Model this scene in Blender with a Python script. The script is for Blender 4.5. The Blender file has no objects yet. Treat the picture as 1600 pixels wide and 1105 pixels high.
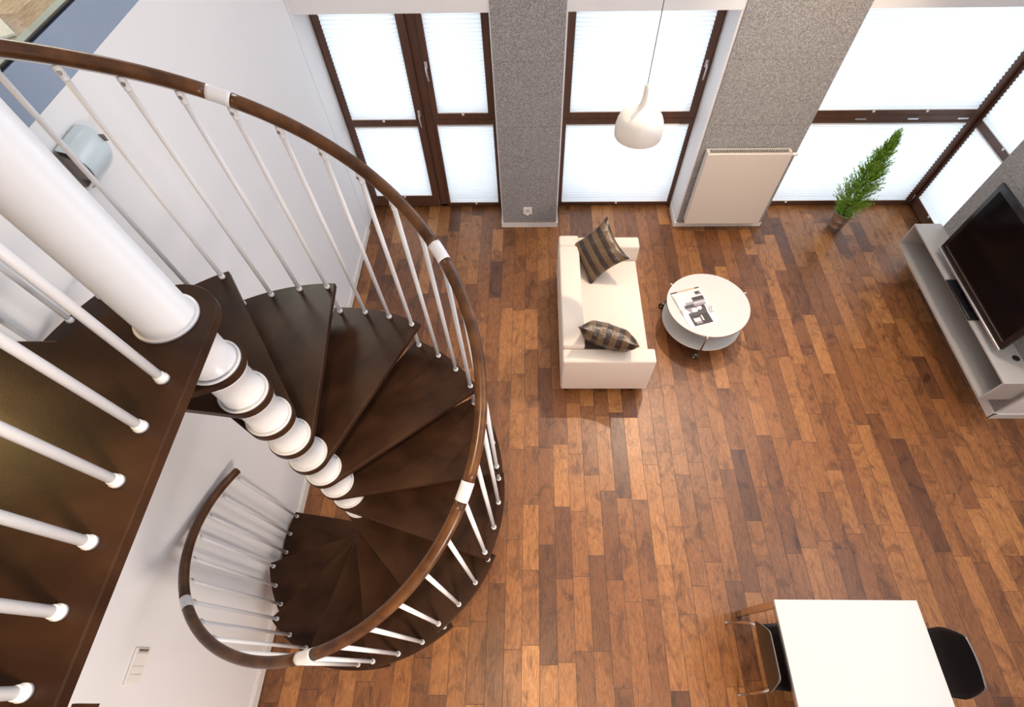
import bpy, math, random
from mathutils import Vector, Matrix, Euler
random.seed(7)
PI = math.pi
C = bpy.context.scene.collection
S = bpy.context.scene

# ------------------------------------------------------------------ camera, world, lights, exposure
cam_d = bpy.data.cameras.new('camera')
cam = bpy.data.objects.new('camera', cam_d)
C.objects.link(cam)
S.camera = cam
cam.location = (0, 0, 4.4)
cam.rotation_euler = (0.501995612, 0.0118669926, 0.00711784997)
cam_d.sensor_fit = 'HORIZONTAL'
cam_d.sensor_width = 36
cam_d.lens = 742.628 * 36 / 1600
cam_d.shift_x = (800 - 822.03) / 1600
cam_d.shift_y = (639.03 - 552.5) / 1600
cam_d.clip_start = 0.02

S.view_settings.view_transform = 'Standard'
S.view_settings.look = 'None'
S.view_settings.gamma = 1
S.view_settings.exposure = 0.2
S.view_settings.use_curve_mapping = False
S.cycles.use_denoising = True
S.cycles.max_bounces = 10
S.cycles.diffuse_bounces = 6
S.cycles.transparent_max_bounces = 12
S.cycles.sample_clamp_indirect = 6
S.cycles.caustics_reflective = False
S.cycles.caustics_refractive = False

world = bpy.data.worlds.new('world')
S.world = world
world.use_nodes = True
world.node_tree.nodes['Background'].inputs[0].default_value = (0.75, 0.85, 1.0, 1)
world.node_tree.nodes['Background'].inputs[1].default_value = 0.6


def area_light(name, loc, aim, sx, sy, power, col):
    d = bpy.data.lights.new(name, 'AREA')
    d.shape = 'RECTANGLE'
    d.size = sx
    d.size_y = sy
    d.energy = power
    d.color = col
    o = bpy.data.objects.new(name, d)
    C.objects.link(o)
    o.location = loc
    o.rotation_euler = (Vector(aim) - Vector(loc)).to_track_quat('-Z', 'Y').to_euler()
    return o


def spot_light(name, loc, aim, power, col, angle=120, size=0.05, blend=0.6):
    d = bpy.data.lights.new(name, 'SPOT')
    d.energy = power
    d.color = col
    d.spot_size = math.radians(angle)
    d.spot_blend = blend
    d.shadow_soft_size = size
    o = bpy.data.objects.new(name, d)
    C.objects.link(o)
    o.location = loc
    o.rotation_euler = (Vector(aim) - Vector(loc)).to_track_quat('-Z', 'Y').to_euler()
    return o


COOL = (0.80, 0.89, 1.0)
WARM = (1.0, 0.77, 0.54)
# daylight outside each window, shining in through glass and blinds
area_light('daylight_window', (-1.3, 5.95, 1.2), (-1.3, 5, 1.2), 1.8, 2.4, 30, COOL)
area_light('daylight_window', (1.1, 5.95, 1.2), (1.1, 5, 1.2), 1.6, 2.4, 28, COOL)
area_light('daylight_window', (4.07, 5.95, 1.2), (4.07, 5, 1.2), 2.1, 2.4, 36, COOL)
area_light('daylight_window', (5.5, 4.9, 1.2), (5, 4.9, 1.2), 1.6, 2.4, 28, COOL)
# added cool fill panels out of view: window side, right side, under the ceiling
area_light('upper_fill', (1.4, 5.0, 4.3), (-0.4, 1.0, 2.6), 6.6, 2.2, 140, COOL)
area_light('upper_fill', (5.0, 1.6, 4.4), (-2.0, 1.6, 2.4), 5.5, 2.0, 150, COOL)
area_light('ceiling_fill', (1.6, 1.6, 5.57), (1.6, 1.6, 0), 5.0, 5.0, 28, (0.92, 0.96, 1.0))  # unseen soft fill added under the closed ceiling
# warm recessed ceiling spots
spot_light('ceiling_spot', (2.0, 4.9, 5.3), (1.3, 1.9, 0), 560, WARM, 74, 0.05, 0.9)
spot_light('ceiling_spot', (3.3, 3.6, 5.5), (3.4, 1.6, 0), 165, WARM, 100, 0.07, 0.9)
spot_light('ceiling_spot', (3.4, 0.8, 5.5), (3.2, 0.6, 0), 70, WARM, 120, 0.07, 0.9)
spot_light('ceiling_spot', (2.9, 3.0, 5.3), (2.55, 5.2, 2.0), 480, WARM, 38, 0.07, 1.0)
# warm lamps over the stairs, landing and mezzanine, and an added low fill
spot_light('gallery_spot', (-0.2, -0.4, 5.5), (-0.65, 0.15, 1.5), 340, (1.0, 0.74, 0.45), 54, 0.10, 0.8)
area_light('wall_fill', (1.5, -1.9, 2.8), (-2.2, 0.5, 1.0), 0.7, 0.7, 85, (1.0, 0.84, 0.70))  # unseen fill put in to warm the lower left wall
area_light('landing_lamp', (-3.5, 1.25, 4.55), (-1.5, 0.6, 3.2), 0.4, 0.4, 22, (1.0, 0.58, 0.22))
area_light('mezzanine_lamp', (-3.1, 4.7, 5.3), (-2.7, 2.6, 3.4), 1.2, 1.2, 75, (1.0, 0.91, 0.82))


# ------------------------------------------------------------------ materials
def mat(name, col, rough=0.5, metal=0.0, spec=0.5, coat=0.0, coat_rough=0.1, bump=None, noise=None):
    m = bpy.data.materials.new(name)
    m.use_nodes = True
    nt = m.node_tree
    b = nt.nodes['Principled BSDF']
    b.inputs['Base Color'].default_value = (*col, 1)
    b.inputs['Roughness'].default_value = rough
    b.inputs['Metallic'].default_value = metal
    b.inputs['Specular IOR Level'].default_value = spec
    b.inputs['Coat Weight'].default_value = coat
    b.inputs['Coat Roughness'].default_value = coat_rough
    tc = nt.nodes.new('ShaderNodeTexCoord')
    if noise:                                   # (scale, other colour, detail, stretch)
        sc, c2, det, st = noise
        mp = nt.nodes.new('ShaderNodeMapping')
        mp.inputs['Scale'].default_value = st
        nt.links.new(tc.outputs['Object'], mp.inputs[0])
        n = nt.nodes.new('ShaderNodeTexNoise')
        n.inputs['Scale'].default_value = sc
        n.inputs['Detail'].default_value = det
        nt.links.new(mp.outputs[0], n.inputs['Vector'])
        r = nt.nodes.new('ShaderNodeValToRGB')
        r.color_ramp.elements[0].position = 0.35
        r.color_ramp.elements[1].position = 0.68
        r.color_ramp.elements[0].color = (*col, 1)
        r.color_ramp.elements[1].color = (*c2, 1)
        nt.links.new(n.outputs['Fac'], r.inputs[0])
        nt.links.new(r.outputs[0], b.inputs['Base Color'])
    if bump:                                    # (scale, strength)
        n = nt.nodes.new('ShaderNodeTexNoise')
        n.inputs['Scale'].default_value = bump[0]
        n.inputs['Detail'].default_value = 3
        nt.links.new(tc.outputs['Object'], n.inputs['Vector'])
        bp = nt.nodes.new('ShaderNodeBump')
        bp.inputs['Strength'].default_value = bump[1]
        bp.inputs['Distance'].default_value = 0.002
        nt.links.new(n.outputs['Fac'], bp.inputs['Height'])
        nt.links.new(bp.outputs[0], b.inputs['Normal'])
    return m


class NT:
    """tiny node-graph helper"""
    def __init__(self, m):
        self.t = m.node_tree

    def n(self, kind, **kw):
        x = self.t.nodes.new(kind)
        for k, v in kw.items():
            setattr(x, k, v)
        return x

    def put(self, sock, v):
        if isinstance(v, bpy.types.NodeSocket):
            self.t.links.new(v, sock)
        else:
            sock.default_value = v

    def m(self, op, a, b=None, c=None):
        x = self.n('ShaderNodeMath', operation=op)
        self.put(x.inputs[0], a)
        if b is not None:
            self.put(x.inputs[1], b)
        if c is not None:
            self.put(x.inputs[2], c)
        return x.outputs[0]

    def vec(self, x, y, z=0.0):
        c = self.n('ShaderNodeCombineXYZ')
        for s, v in zip(c.inputs, (x, y, z)):
            self.put(s, v)
        return c.outputs[0]

    def white(self, v):
        w = self.n('ShaderNodeTexWhiteNoise', noise_dimensions='3D')
        self.t.links.new(v, w.inputs['Vector'])
        return w.outputs['Value']

    def noise(self, v, scale, detail=4, rough=0.55, dist=0.0):
        w = self.n('ShaderNodeTexNoise')
        self.t.links.new(v, w.inputs['Vector'])
        w.inputs['Scale'].default_value = scale
        w.inputs['Detail'].default_value = detail
        w.inputs['Roughness'].default_value = rough
        w.inputs['Distortion'].default_value = dist
        return w.outputs['Fac']

    def ramp(self, f, stops):
        r = self.n('ShaderNodeValToRGB')
        e = r.color_ramp.elements
        while len(e) < len(stops):
            e.new(0.5)
        for i, (p, c) in enumerate(stops):
            e[i].position = p
            e[i].color = (*c, 1) if len(c) == 3 else c
        self.put(r.inputs[0], f)
        return r.outputs[0]

    def mix(self, f, a, b, mode='MIX'):
        x = self.n('ShaderNodeMix', data_type='RGBA', blend_type=mode)
        self.put(x.inputs[0], f)
        self.put(x.inputs[6], a)
        self.put(x.inputs[7], b)
        return x.outputs[2]


def plank_material(name, w, x0, stops, knot=0.55, rough=0.36, lmin=0.5, lvar=0.7, along='Y'):
    m = bpy.data.materials.new(name)
    m.use_nodes = True
    g = NT(m)
    b = m.node_tree.nodes['Principled BSDF']
    tc = g.n('ShaderNodeTexCoord')
    sp = g.n('ShaderNodeSeparateXYZ')
    m.node_tree.links.new(tc.outputs['Object'], sp.inputs[0])
    x, y = sp.outputs[0], sp.outputs[1]
    r = g.m('DIVIDE', g.m('SUBTRACT', x, x0), w)
    row = g.m('FLOOR', r)
    fx = g.m('FRACT', r)
    r1 = g.white(g.vec(row, 3.1, 1.7))
    r2 = g.white(g.vec(row, 8.3, 5.2))
    ln = g.m('MULTIPLY_ADD', r2, lvar, lmin)
    u = g.m('DIVIDE', g.m('MULTIPLY_ADD', r1, 9.0, g.m('ADD', y, 30.0)), ln)
    pid = g.m('FLOOR', u)
    fy = g.m('FRACT', u)
    rnd = g.white(g.vec(row, pid, 2.0))
    rnd2 = g.white(g.vec(row, pid, 7.0))
    base = g.ramp(rnd, stops)
    off = g.m('MULTIPLY', rnd2, 37.0)
    # grain: fine streaks along the board, broader cathedral figure and dark cloudy patches / knots
    gv = g.vec(g.m('ADD', g.m('MULTIPLY', x, 1.0), off), g.m('MULTIPLY', y, 0.07), off)
    fine = g.noise(gv, 150, 5, 0.65)
    wv = g.vec(g.m('ADD', x, off), g.m('MULTIPLY', y, 0.22), off)
    fig = g.noise(wv, 26, 4, 0.6, 1.4)
    kv = g.vec(g.m('ADD', x, off), g.m('MULTIPLY', y, 0.55), off)
    cloud = g.noise(kv, 5.5, 7, 0.68, 1.1)
    kn = g.noise(kv, 13.0, 2, 0.4, 0.8)
    ring = g.m('FRACT', g.m('MULTIPLY', g.noise(wv, 9.0, 2, 0.45, 0.5), 9.0))
    col = g.mix(g.m('MULTIPLY', g.ramp(fine, [(0.38, (0, 0, 0)), (0.62, (1, 1, 1))]), 0.5), base,
                g.mix(1.0, base, (0.52, 0.46, 0.42, 1), 'MULTIPLY'))
    col = g.mix(g.m('MULTIPLY', g.ramp(fig, [(0.44, (0, 0, 0)), (0.5, (1, 1, 1)), (0.56, (0, 0, 0))]), 0.55), col,
                g.mix(1.0, col, (0.5, 0.42, 0.38, 1), 'MULTIPLY'))
    col = g.mix(g.m('MULTIPLY', g.ramp(cloud, [(0.50, (0, 0, 0)), (0.68, (1, 1, 1))]), knot), col,
                g.mix(1.0, col, (0.34, 0.29, 0.27, 1), 'MULTIPLY'))
    col = g.mix(g.m('MULTIPLY', g.ramp(ring, [(0.0, (1, 1, 1)), (0.22, (0, 0, 0)), (0.85, (0, 0, 0)), (1.0, (1, 1, 1))]), 0.28), col,
                g.mix(1.0, col, (0.55, 0.46, 0.40, 1), 'MULTIPLY'))
    col = g.mix(g.ramp(kn, [(0.70, (0, 0, 0)), (0.80, (0.8, 0.8, 0.8))]), col, (0.05, 0.022, 0.012, 1))
    ex = g.m('MULTIPLY', g.m('MINIMUM', fx, g.m('SUBTRACT', 1.0, fx)), w)
    ey = g.m('MULTIPLY', g.m('MINIMUM', fy, g.m('SUBTRACT', 1.0, fy)), ln)
    edge = g.m('MINIMUM', ex, ey)
    gap = g.ramp(g.m('MULTIPLY', edge, 100.0), [(0.12, (1, 1, 1)), (0.34, (0, 0, 0))])
    col = g.mix(g.m('MULTIPLY', gap, 0.75), col, (0.022, 0.010, 0.006, 1))
    m.node_tree.links.new(col, b.inputs['Base Color'])
    rr = g.m('MULTIPLY_ADD', fine, 0.16, rough - 0.06)
    rr = g.m('MULTIPLY_ADD', cloud, 0.14, rr)
    m.node_tree.links.new(g.m('SUBTRACT', rr, 0.06), b.inputs['Roughness'])
    h = g.m('SUBTRACT', g.m('MULTIPLY_ADD', fine, 0.25, g.m('MULTIPLY', rnd2, 0.15)), gap)
    bp = g.n('ShaderNodeBump')
    bp.inputs['Strength'].default_value = 0.35
    bp.inputs['Distance'].default_value = 0.0015
    m.node_tree.links.new(h, bp.inputs['Height'])
    m.node_tree.links.new(bp.outputs[0], b.inputs['Normal'])
    b.inputs['Specular IOR Level'].default_value = 0.5
    return m


M = {}
M['floor'] = plank_material('oiled_oak_planks', 0.148, 0.058,
                            [(0.0, (0.135, 0.051, 0.020)), (0.2, (0.225, 0.087, 0.030)),
                             (0.6, (0.325, 0.130, 0.041)), (1.0, (0.48, 0.210, 0.068))], knot=0.9, rough=0.36)
M['floor_light'] = plank_material('light_oak_planks', 0.20, 0.0,
                                  [(0.0, (0.55, 0.38, 0.265)), (1.0, (0.72, 0.54, 0.41))], knot=0.25)
M['wall'] = mat('white_wall_paint', (0.82, 0.82, 0.83), 0.75, bump=(90, 0.06))
M['ochre'] = mat('ochre_mezzanine_wall', (0.34, 0.20, 0.08), 0.8)
M['ceil'] = mat('ceiling_paint', (0.82, 0.82, 0.81), 0.85)
M['skirt'] = mat('skirting_paint', (0.80, 0.76, 0.72), 0.4)
M['band'] = mat('blue_grey_fascia', (0.27, 0.34, 0.45), 0.6, bump=(200, 0.05))
M['black_metal'] = mat('black_channel', (0.010, 0.010, 0.018), 0.6, spec=0.15)
M['stone_edge'] = mat('pale_edging', (0.40, 0.46, 0.48), 0.35)
M['rug'] = mat('white_rug', (0.78, 0.76, 0.74), 0.95, bump=(60, 0.8), noise=(9, (0.68, 0.66, 0.65), 2, (1, 4, 1)))
M['frame'] = mat('brown_window_frame', (0.085, 0.036, 0.021), 0.42, noise=(14, (0.115, 0.050, 0.030), 4, (1, 1, 0.15)))
M['tread'] = mat('dark_stained_beech', (0.024, 0.0105, 0.0060), 0.32, spec=0.5, noise=(3.2, (0.052, 0.0235, 0.0118), 6, (1, 1.8, 1)), bump=(120, 0.12))
M['tread'].node_tree.nodes['Principled BSDF'].inputs['IOR'].default_value = 1.22
M['rail'] = mat('lacquered_handrail', (0.055, 0.021, 0.008), 0.30, spec=0.28, coat=0.06, coat_rough=0.15,
                noise=(12, (0.135, 0.056, 0.019), 4, (1, 1, 1)))
M['steel_white'] = mat('white_powder_coat', (0.70, 0.70, 0.72), 0.32)
M['chrome'] = mat('chrome', (0.72, 0.70, 0.68), 0.12, metal=1.0)
M['bronze'] = mat('bronze_brown_steel', (0.30, 0.19, 0.12), 0.3, metal=0.9)
M['satin'] = mat('satin_aluminium', (0.62, 0.60, 0.60), 0.3, metal=0.9)
M['sofa'] = mat('cream_sofa_cover', (0.76, 0.65, 0.56), 0.9, bump=(260, 0.25))
M['plastic'] = mat('white_plastic', (0.82, 0.80, 0.77), 0.35)
M['table_white'] = mat('white_table_lacquer', (0.61, 0.58, 0.555), 0.3)
M['black'] = mat('black_plastic', (0.012, 0.011, 0.013), 0.3)
M['screen'] = mat('tv_screen_glass', (0.004, 0.003, 0.004), 0.10, spec=0.15)
M['gloss_black'] = mat('gloss_black_bezel', (0.010, 0.009, 0.012), 0.15)
M['cab'] = mat('light_grey_cabinet', (0.46, 0.43, 0.405), 0.45)
M['cab_shade'] = mat('shaded_cabinet_back', (0.05, 0.048, 0.048), 0.6)  # shade inside the cabinet painted in: back board darker than the others
M['rad'] = mat('radiator_enamel', (0.68, 0.61, 0.54), 0.35)
M['dark'] = mat('dark_slot', (0.03, 0.027, 0.024), 0.7)
M['cord'] = mat('grey_cord', (0.22, 0.21, 0.20), 0.5)
M['lamp'] = mat('pendant_enamel', (0.74, 0.71, 0.66), 0.35)
M['seat_black'] = mat('black_seat_shell', (0.012, 0.011, 0.013), 0.42)
M['shell_brown'] = mat('black_brown_veneer', (0.045, 0.026, 0.015), 0.4, noise=(7, (0.062, 0.036, 0.021), 5, (1, 6, 1)))
M['pot'] = mat('brushed_metal_pot', (0.52, 0.48, 0.45), 0.3, metal=0.9, noise=(3, (0.42, 0.38, 0.35), 3, (1, 1, 14)))
M['soil'] = mat('soil', (0.035, 0.022, 0.014), 0.95, bump=(90, 1.0))
M['leaf'] = mat('cypress_green', (0.15, 0.31, 0.03), 0.6, noise=(22, (0.36, 0.60, 0.07), 3, (1, 1, 1)))
M['stem'] = mat('stem', (0.10, 0.065, 0.035), 0.8)
M['sconce'] = mat('pale_blue_glass', (0.58, 0.68, 0.73), 0.2)
M['sconce_metal'] = mat('taupe_metal', (0.20, 0.17, 0.16), 0.4, metal=0.3)
M['rubber'] = mat('rubber', (0.03, 0.028, 0.027), 0.6)
M['paper'] = mat('magazine_paper', (0.66, 0.635, 0.63), 0.4)
M['ink_dark'] = mat('print_dark', (0.045, 0.035, 0.036), 0.35)
M['ink_mid'] = mat('print_mid', (0.28, 0.24, 0.26), 0.35)
M['ink_brown'] = mat('print_brown', (0.55, 0.34, 0.19), 0.35)
M['ink_pink'] = mat('print_pale', (0.68, 0.60, 0.60), 0.35)


def granular():
    m = mat('granular_grey_panel', (0.3, 0.29, 0.29), 0.85)
    g = NT(m)
    b = m.node_tree.nodes['Principled BSDF']
    tc = g.n('ShaderNodeTexCoord')
    f = g.noise(tc.outputs['Object'], 130, 3, 0.75)
    f2 = g.noise(tc.outputs['Object'], 3.0, 2, 0.5)
    col = g.ramp(f, [(0.34, (0.115, 0.110, 0.110)), (0.5, (0.29, 0.280, 0.278)), (0.66, (0.57, 0.555, 0.55))])
    col = g.mix(g.m('MULTIPLY', f2, 0.2), col, (0.25, 0.24, 0.24, 1))
    # board joints every 0.635 m
    sp = g.n('ShaderNodeSeparateXYZ')
    m.node_tree.links.new(tc.outputs['Object'], sp.inputs[0])
    fz = g.m('FRACT', g.m('DIVIDE', g.m('SUBTRACT', sp.outputs[2], 0.7), 0.637))
    ez = g.m('MULTIPLY', g.m('MINIMUM', fz, g.m('SUBTRACT', 1.0, fz)), 100.0)
    gap = g.ramp(ez, [(0.2, (1, 1, 1)), (0.5, (0, 0, 0))])
    col = g.mix(g.m('MULTIPLY', gap, 0.45), col, (0.09, 0.08, 0.075, 1))
    m.node_tree.links.new(col, b.inputs['Base Color'])
    bp = g.n('ShaderNodeBump')
    bp.inputs['Strength'].default_value = 0.6
    bp.inputs['Distance'].default_value = 0.002
    m.node_tree.links.new(f, bp.inputs['Height'])
    m.node_tree.links.new(bp.outputs[0], b.inputs['Normal'])
    return m


M['granular'] = granular()


def blind_mat():
    m = bpy.data.materials.new('pleated_blind_fabric')
    m.use_nodes = True
    t = m.node_tree
    t.nodes.clear()
    o = t.nodes.new('ShaderNodeOutputMaterial')
    mx = t.nodes.new('ShaderNodeMixShader')
    d = t.nodes.new('ShaderNodeBsdfDiffuse')
    tr = t.nodes.new('ShaderNodeBsdfTranslucent')
    d.inputs[0].default_value = (0.86, 0.87, 0.88, 1)
    tr.inputs[0].default_value = (0.90, 0.91, 0.92, 1)
    mx.inputs[0].default_value = 0.6
    t.links.new(d.outputs[0], mx.inputs[1])
    t.links.new(tr.outputs[0], mx.inputs[2])
    t.links.new(mx.outputs[0], o.inputs[0])
    return m


M['blind'] = blind_mat()


def glass_mat(name, tint, refl):
    m = bpy.data.materials.new(name)
    m.use_nodes = True
    t = m.node_tree
    t.nodes.clear()
    o = t.nodes.new('ShaderNodeOutputMaterial')
    mx = t.nodes.new('ShaderNodeMixShader')
    d = t.nodes.new('ShaderNodeBsdfTransparent')
    tr = t.nodes.new('ShaderNodeBsdfGlossy')
    d.inputs[0].default_value = (*tint, 1)
    tr.inputs['Roughness'].default_value = 0.02
    mx.inputs[0].default_value = refl
    t.links.new(d.outputs[0], mx.inputs[1])
    t.links.new(tr.outputs[0], mx.inputs[2])
    t.links.new(mx.outputs[0], o.inputs[0])
    return m


M['glass'] = glass_mat('window_glass', (0.97, 0.985, 0.98), 0.05)
M['glass_green'] = glass_mat('balustrade_glass', (0.90, 0.95, 0.92), 0.05)


def stripe_mat(sx, k):
    m = mat('striped_taffeta', (0.1, 0.06, 0.03), 0.34)
    g = NT(m)
    b = m.node_tree.nodes['Principled BSDF']
    tc = g.n('ShaderNodeTexCoord')
    sp = g.n('ShaderNodeSeparateXYZ')
    m.node_tree.links.new(tc.outputs['Object'], sp.inputs[0])
    f = g.m('FRACT', g.m('MULTIPLY_ADD', sp.outputs[sx], 8.6, k))
    col = g.ramp(f, [(0.0, (0.030, 0.016, 0.012)), (0.44, (0.034, 0.018, 0.013)), (0.47, (0.125, 0.074, 0.036)), (0.97, (0.14, 0.085, 0.042)), (1.0, (0.03, 0.016, 0.012))])
    m.node_tree.links.new(col, b.inputs['Base Color'])
    n = g.noise(tc.outputs['Object'], 7, 3, 0.5, 1.5)
    bp = g.n('ShaderNodeBump')
    bp.inputs['Strength'].default_value = 0.7
    bp.inputs['Distance'].default_value = 0.02
    m.node_tree.links.new(n, bp.inputs['Height'])
    m.node_tree.links.new(bp.outputs[0], b.inputs['Normal'])
    return m


M['stripe'] = stripe_mat(0, 0.1)
M['stripe2'] = stripe_mat(0, 0.3)


# ------------------------------------------------------------------ mesh building helpers
class MB:
    def __init__(self):
        self.v, self.f, self.mi, self.sm = [], [], [], []

    def add(self, vs, fs, mi=0, sm=False):
        o = len(self.v)
        self.v += [tuple(v) for v in vs]
        for f in fs:
            self.f.append(tuple(i + o for i in f))
            self.mi.append(mi)
            self.sm.append(sm)
        return self

    def box(self, x0, x1, y0, y1, z0, z1, mi=0, b=0.0):
        x0, x1 = min(x0, x1), max(x0, x1)
        y0, y1 = min(y0, y1), max(y0, y1)
        z0, z1 = min(z0, z1), max(z0, z1)
        if b <= 0:
            vs = [(x, y, z) for z in (z0, z1) for y in (y0, y1) for x in (x0, x1)]
            return self.add(vs, [(0, 2, 3, 1), (4, 5, 7, 6), (0, 1, 5, 4), (2, 6, 7, 3), (0, 4, 6, 2), (1, 3, 7, 5)], mi)
        # bevelled box: three inset shells hulled
        import bmesh
        bm = bmesh.new()
        bmesh.ops.create_cube(bm, size=1)
        bmesh.ops.scale(bm, vec=(x1 - x0, y1 - y0, z1 - z0), verts=bm.verts)
        bmesh.ops.translate(bm, vec=((x0 + x1) / 2, (y0 + y1) / 2, (z0 + z1) / 2), verts=bm.verts)
        bmesh.ops.bevel(bm, geom=list(bm.edges), offset=min(b, (x1 - x0) * .49, (y1 - y0) * .49, (z1 - z0) * .49),
                        segments=3 if b > .004 else 1, profile=0.5, affect='EDGES')
        bm.verts.index_update()
        vs = [v.co.copy() for v in bm.verts]
        fs = [[v.index for v in f.verts] for f in bm.faces]
        bm.free()
        return self.add(vs, fs, mi, b > .004)

    def prism(self, poly, z0, z1, mi=0, bev=0.0, axis='z', sm=False):
        """poly: ccw list of 2-D points extruded from z0 to z1; optional chamfer on the top and bottom rims"""
        n = len(poly)
        def pt(p, z):
            return (p[0], p[1], z) if axis == 'z' else ((p[0], z, p[1]) if axis == 'y' else (z, p[0], p[1]))
        def inset(d):
            out = []
            for i in range(n):
                a, b, c = Vector(poly[i - 1]), Vector(poly[i]), Vector(poly[(i + 1) % n])
                e1, e2 = (b - a), (c - b)
                if e1.length < 1e-9 or e2.length < 1e-9:
                    out.append(tuple(b))
                    continue
                e1.normalize(); e2.normalize()
                n1, n2 = Vector((-e1.y, e1.x)), Vector((-e2.y, e2.x))
                m = n1 + n2
                if m.length < 1e-6:
                    m = n1
                m.normalize()
                out.append(tuple(b + m * d / max(0.4, m.dot(n1))))
            return out
        if bev > 0:
            ins = inset(bev)
            rings = [(ins, z0), (poly, z0 + bev), (poly, z1 - bev), (ins, z1)]
        else:
            rings = [(poly, z0), (poly, z1)]
        vs = []
        for r, z in rings:
            vs += [pt(p, z) for p in r]
        fs = [tuple(reversed(range(n))), tuple(range((len(rings) - 1) * n, len(rings) * n))]
        for k in range(len(rings) - 1):
            for i in range(n):
                j = (i + 1) % n
                fs.append((k * n + i, k * n + j, (k + 1) * n + j, (k + 1) * n + i))
        return self.add(vs, fs, mi, sm)

    def lathe(self, prof, c=(0, 0, 0), seg=32, mi=0, closed=True, sm=True):
        """prof: list of (r, z) from bottom to top"""
        vs, fs = [], []
        for r, z in prof:
            for i in range(seg):
                a = 2 * PI * i / seg
                vs.append((c[0] + r * math.cos(a), c[1] + r * math.sin(a), c[2] + z))
        for k in range(len(prof) - 1):
            for i in range(seg):
                j = (i + 1) % seg
                fs.append((k * seg + i, k * seg + j, (k + 1) * seg + j, (k + 1) * seg + i))
        self.add(vs, fs, mi, sm)
        if closed:
            o = len(self.v) - len(vs)
            self.f.append(tuple(o + i for i in reversed(range(seg))))
            self.f.append(tuple(o + (len(prof) - 1) * seg + i for i in range(seg)))
            self.mi += [mi, mi]
            self.sm += [False, False]
        return self

    def tube(self, pts, r, seg=12, mi=0, caps=True, ry=None):
        pts = [Vector(p) for p in pts]
        n = len(pts)
        rad = r if isinstance(r, (list, tuple)) else [r] * n
        ref = None
        vs, fs = [], []
        for k in range(n):
            t = (pts[min(k + 1, n - 1)] - pts[max(k - 1, 0)]).normalized()
            if ref is None:
                up = Vector((0, 0, 1)) if abs(t.z) < 0.9 else Vector((1, 0, 0))
                a = t.cross(up).normalized()
            else:
                a = (ref - t * ref.dot(t)).normalized()
            b = t.cross(a)
            ref = a
            for i in range(seg):
                an = 2 * PI * i / seg
                vs.append(pts[k] + a * math.cos(an) * rad[k] + b * math.sin(an) * rad[k] * (ry or 1))
        for k in range(n - 1):
            for i in range(seg):
                j = (i + 1) % seg
                fs.append((k * seg + i, k * seg + j, (k + 1) * seg + j, (k + 1) * seg + i))
        self.add(vs, fs, mi, True)
        if caps:
            o = len(self.v) - len(vs)
            self.f.append(tuple(o + i for i in reversed(range(seg))))
            self.f.append(tuple(o + (n - 1) * seg + i for i in range(seg)))
            self.mi += [mi, mi]
            self.sm += [False, False]
        return self

    def build(self, name, mats, parent=None, loc=(0, 0, 0), rot=None, origin=None):
        me = bpy.data.meshes.new(name)
        vs = self.v
        if origin is not None:
            vs = [(v[0] - origin[0], v[1] - origin[1], v[2] - origin[2]) for v in vs]
            loc = origin
        me.from_pydata(vs, [], self.f)
        for m in (mats if isinstance(mats, (list, tuple)) else [mats]):
            me.materials.append(M[m])
        me.polygons.foreach_set('material_index', self.mi)
        me.polygons.foreach_set('use_smooth', self.sm)
        me.update()
        import bmesh
        bm = bmesh.new()
        bm.from_mesh(me)
        bmesh.ops.recalc_face_normals(bm, faces=bm.faces)
        bm.to_mesh(me)
        bm.free()
        o = bpy.data.objects.new(name, me)
        C.objects.link(o)
        o.location = loc
        if rot:
            o.rotation_euler = rot
        if parent:
            o.parent = parent
        return o


def tag(o, label=None, cat=None, group=None, kind=None):
    if label:
        o['label'] = label
    if cat:
        o['category'] = cat
    if group:
        o['group'] = group
    if kind:
        o['kind'] = kind
    return o


def empty(name, loc, label=None, cat=None, group=None, rz=0):
    o = bpy.data.objects.new(name, None)
    C.objects.link(o)
    o.location = loc
    o.rotation_euler = (0, 0, rz)
    o.empty_display_size = 0.1
    return tag(o, label, cat, group)


def struct(o):
    return tag(o, kind='structure')


def copy_tree(o, parent=None):
    c = o.copy()
    C.objects.link(c)
    c.parent = parent
    for ch in o.children:
        copy_tree(ch, c)
    return c


# ------------------------------------------------------------------ the room shell
XL, XR, YW, CEIL = -2.19, 5.14, 5.62, 5.6
struct(MB().box(-2.4, 5.6, -2.6, 6.0, -0.12, 0.0).build('floor', 'floor'))
struct(MB().box(-5.3, 5.6, -2.6, 5.62, CEIL, CEIL + 0.1).build('ceiling', 'ceil'))
# left wall up to the mezzanine edge; it steps back beside the balcony door
MZ = 3.375
w = MB().box(XL - 0.16, XL, -2.6, 5.135, 0, 3.203).box(XL - 0.16, XL - 0.022, 5.135, 5.172, 0, 3.203).box(XL - 0.16, XL - 0.006, 5.172, 5.75, 0, 3.203)
struct(w.build('wall_left', 'wall'))
struct(MB().box(XL - 0.045, XL + 0.001, -2.6, 5.62, 3.203, MZ - 0.002).build('trim_1', 'band'))
bb = MB().box(XL, XL + 0.016, -2.5, 5.135, 0, 0.075).box(XL, XL + 0.010, -2.5, 5.135, 0.075, 0.088)
struct(bb.build('baseboard_left', 'skirt'))
# mezzanine room behind the left wall
struct(MB().box(-5.3, XL - 0.082, -2.6, 5.62, MZ - 0.02, MZ).build('floor', 'floor_light'))
struct(MB().box(XL - 0.082, XL - 0.022, -2.6, 5.62, MZ - 0.0015, MZ + 0.004).build('trim_2', 'stone_edge'))
struct(MB().box(-5.4, -5.3, -2.6, 5.7, MZ, CEIL).build('wall_left', 'ochre'))
struct(MB().box(-5.3, XL, 5.62, 5.72, MZ, CEIL).build('wall_back', 'wall'))
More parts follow.
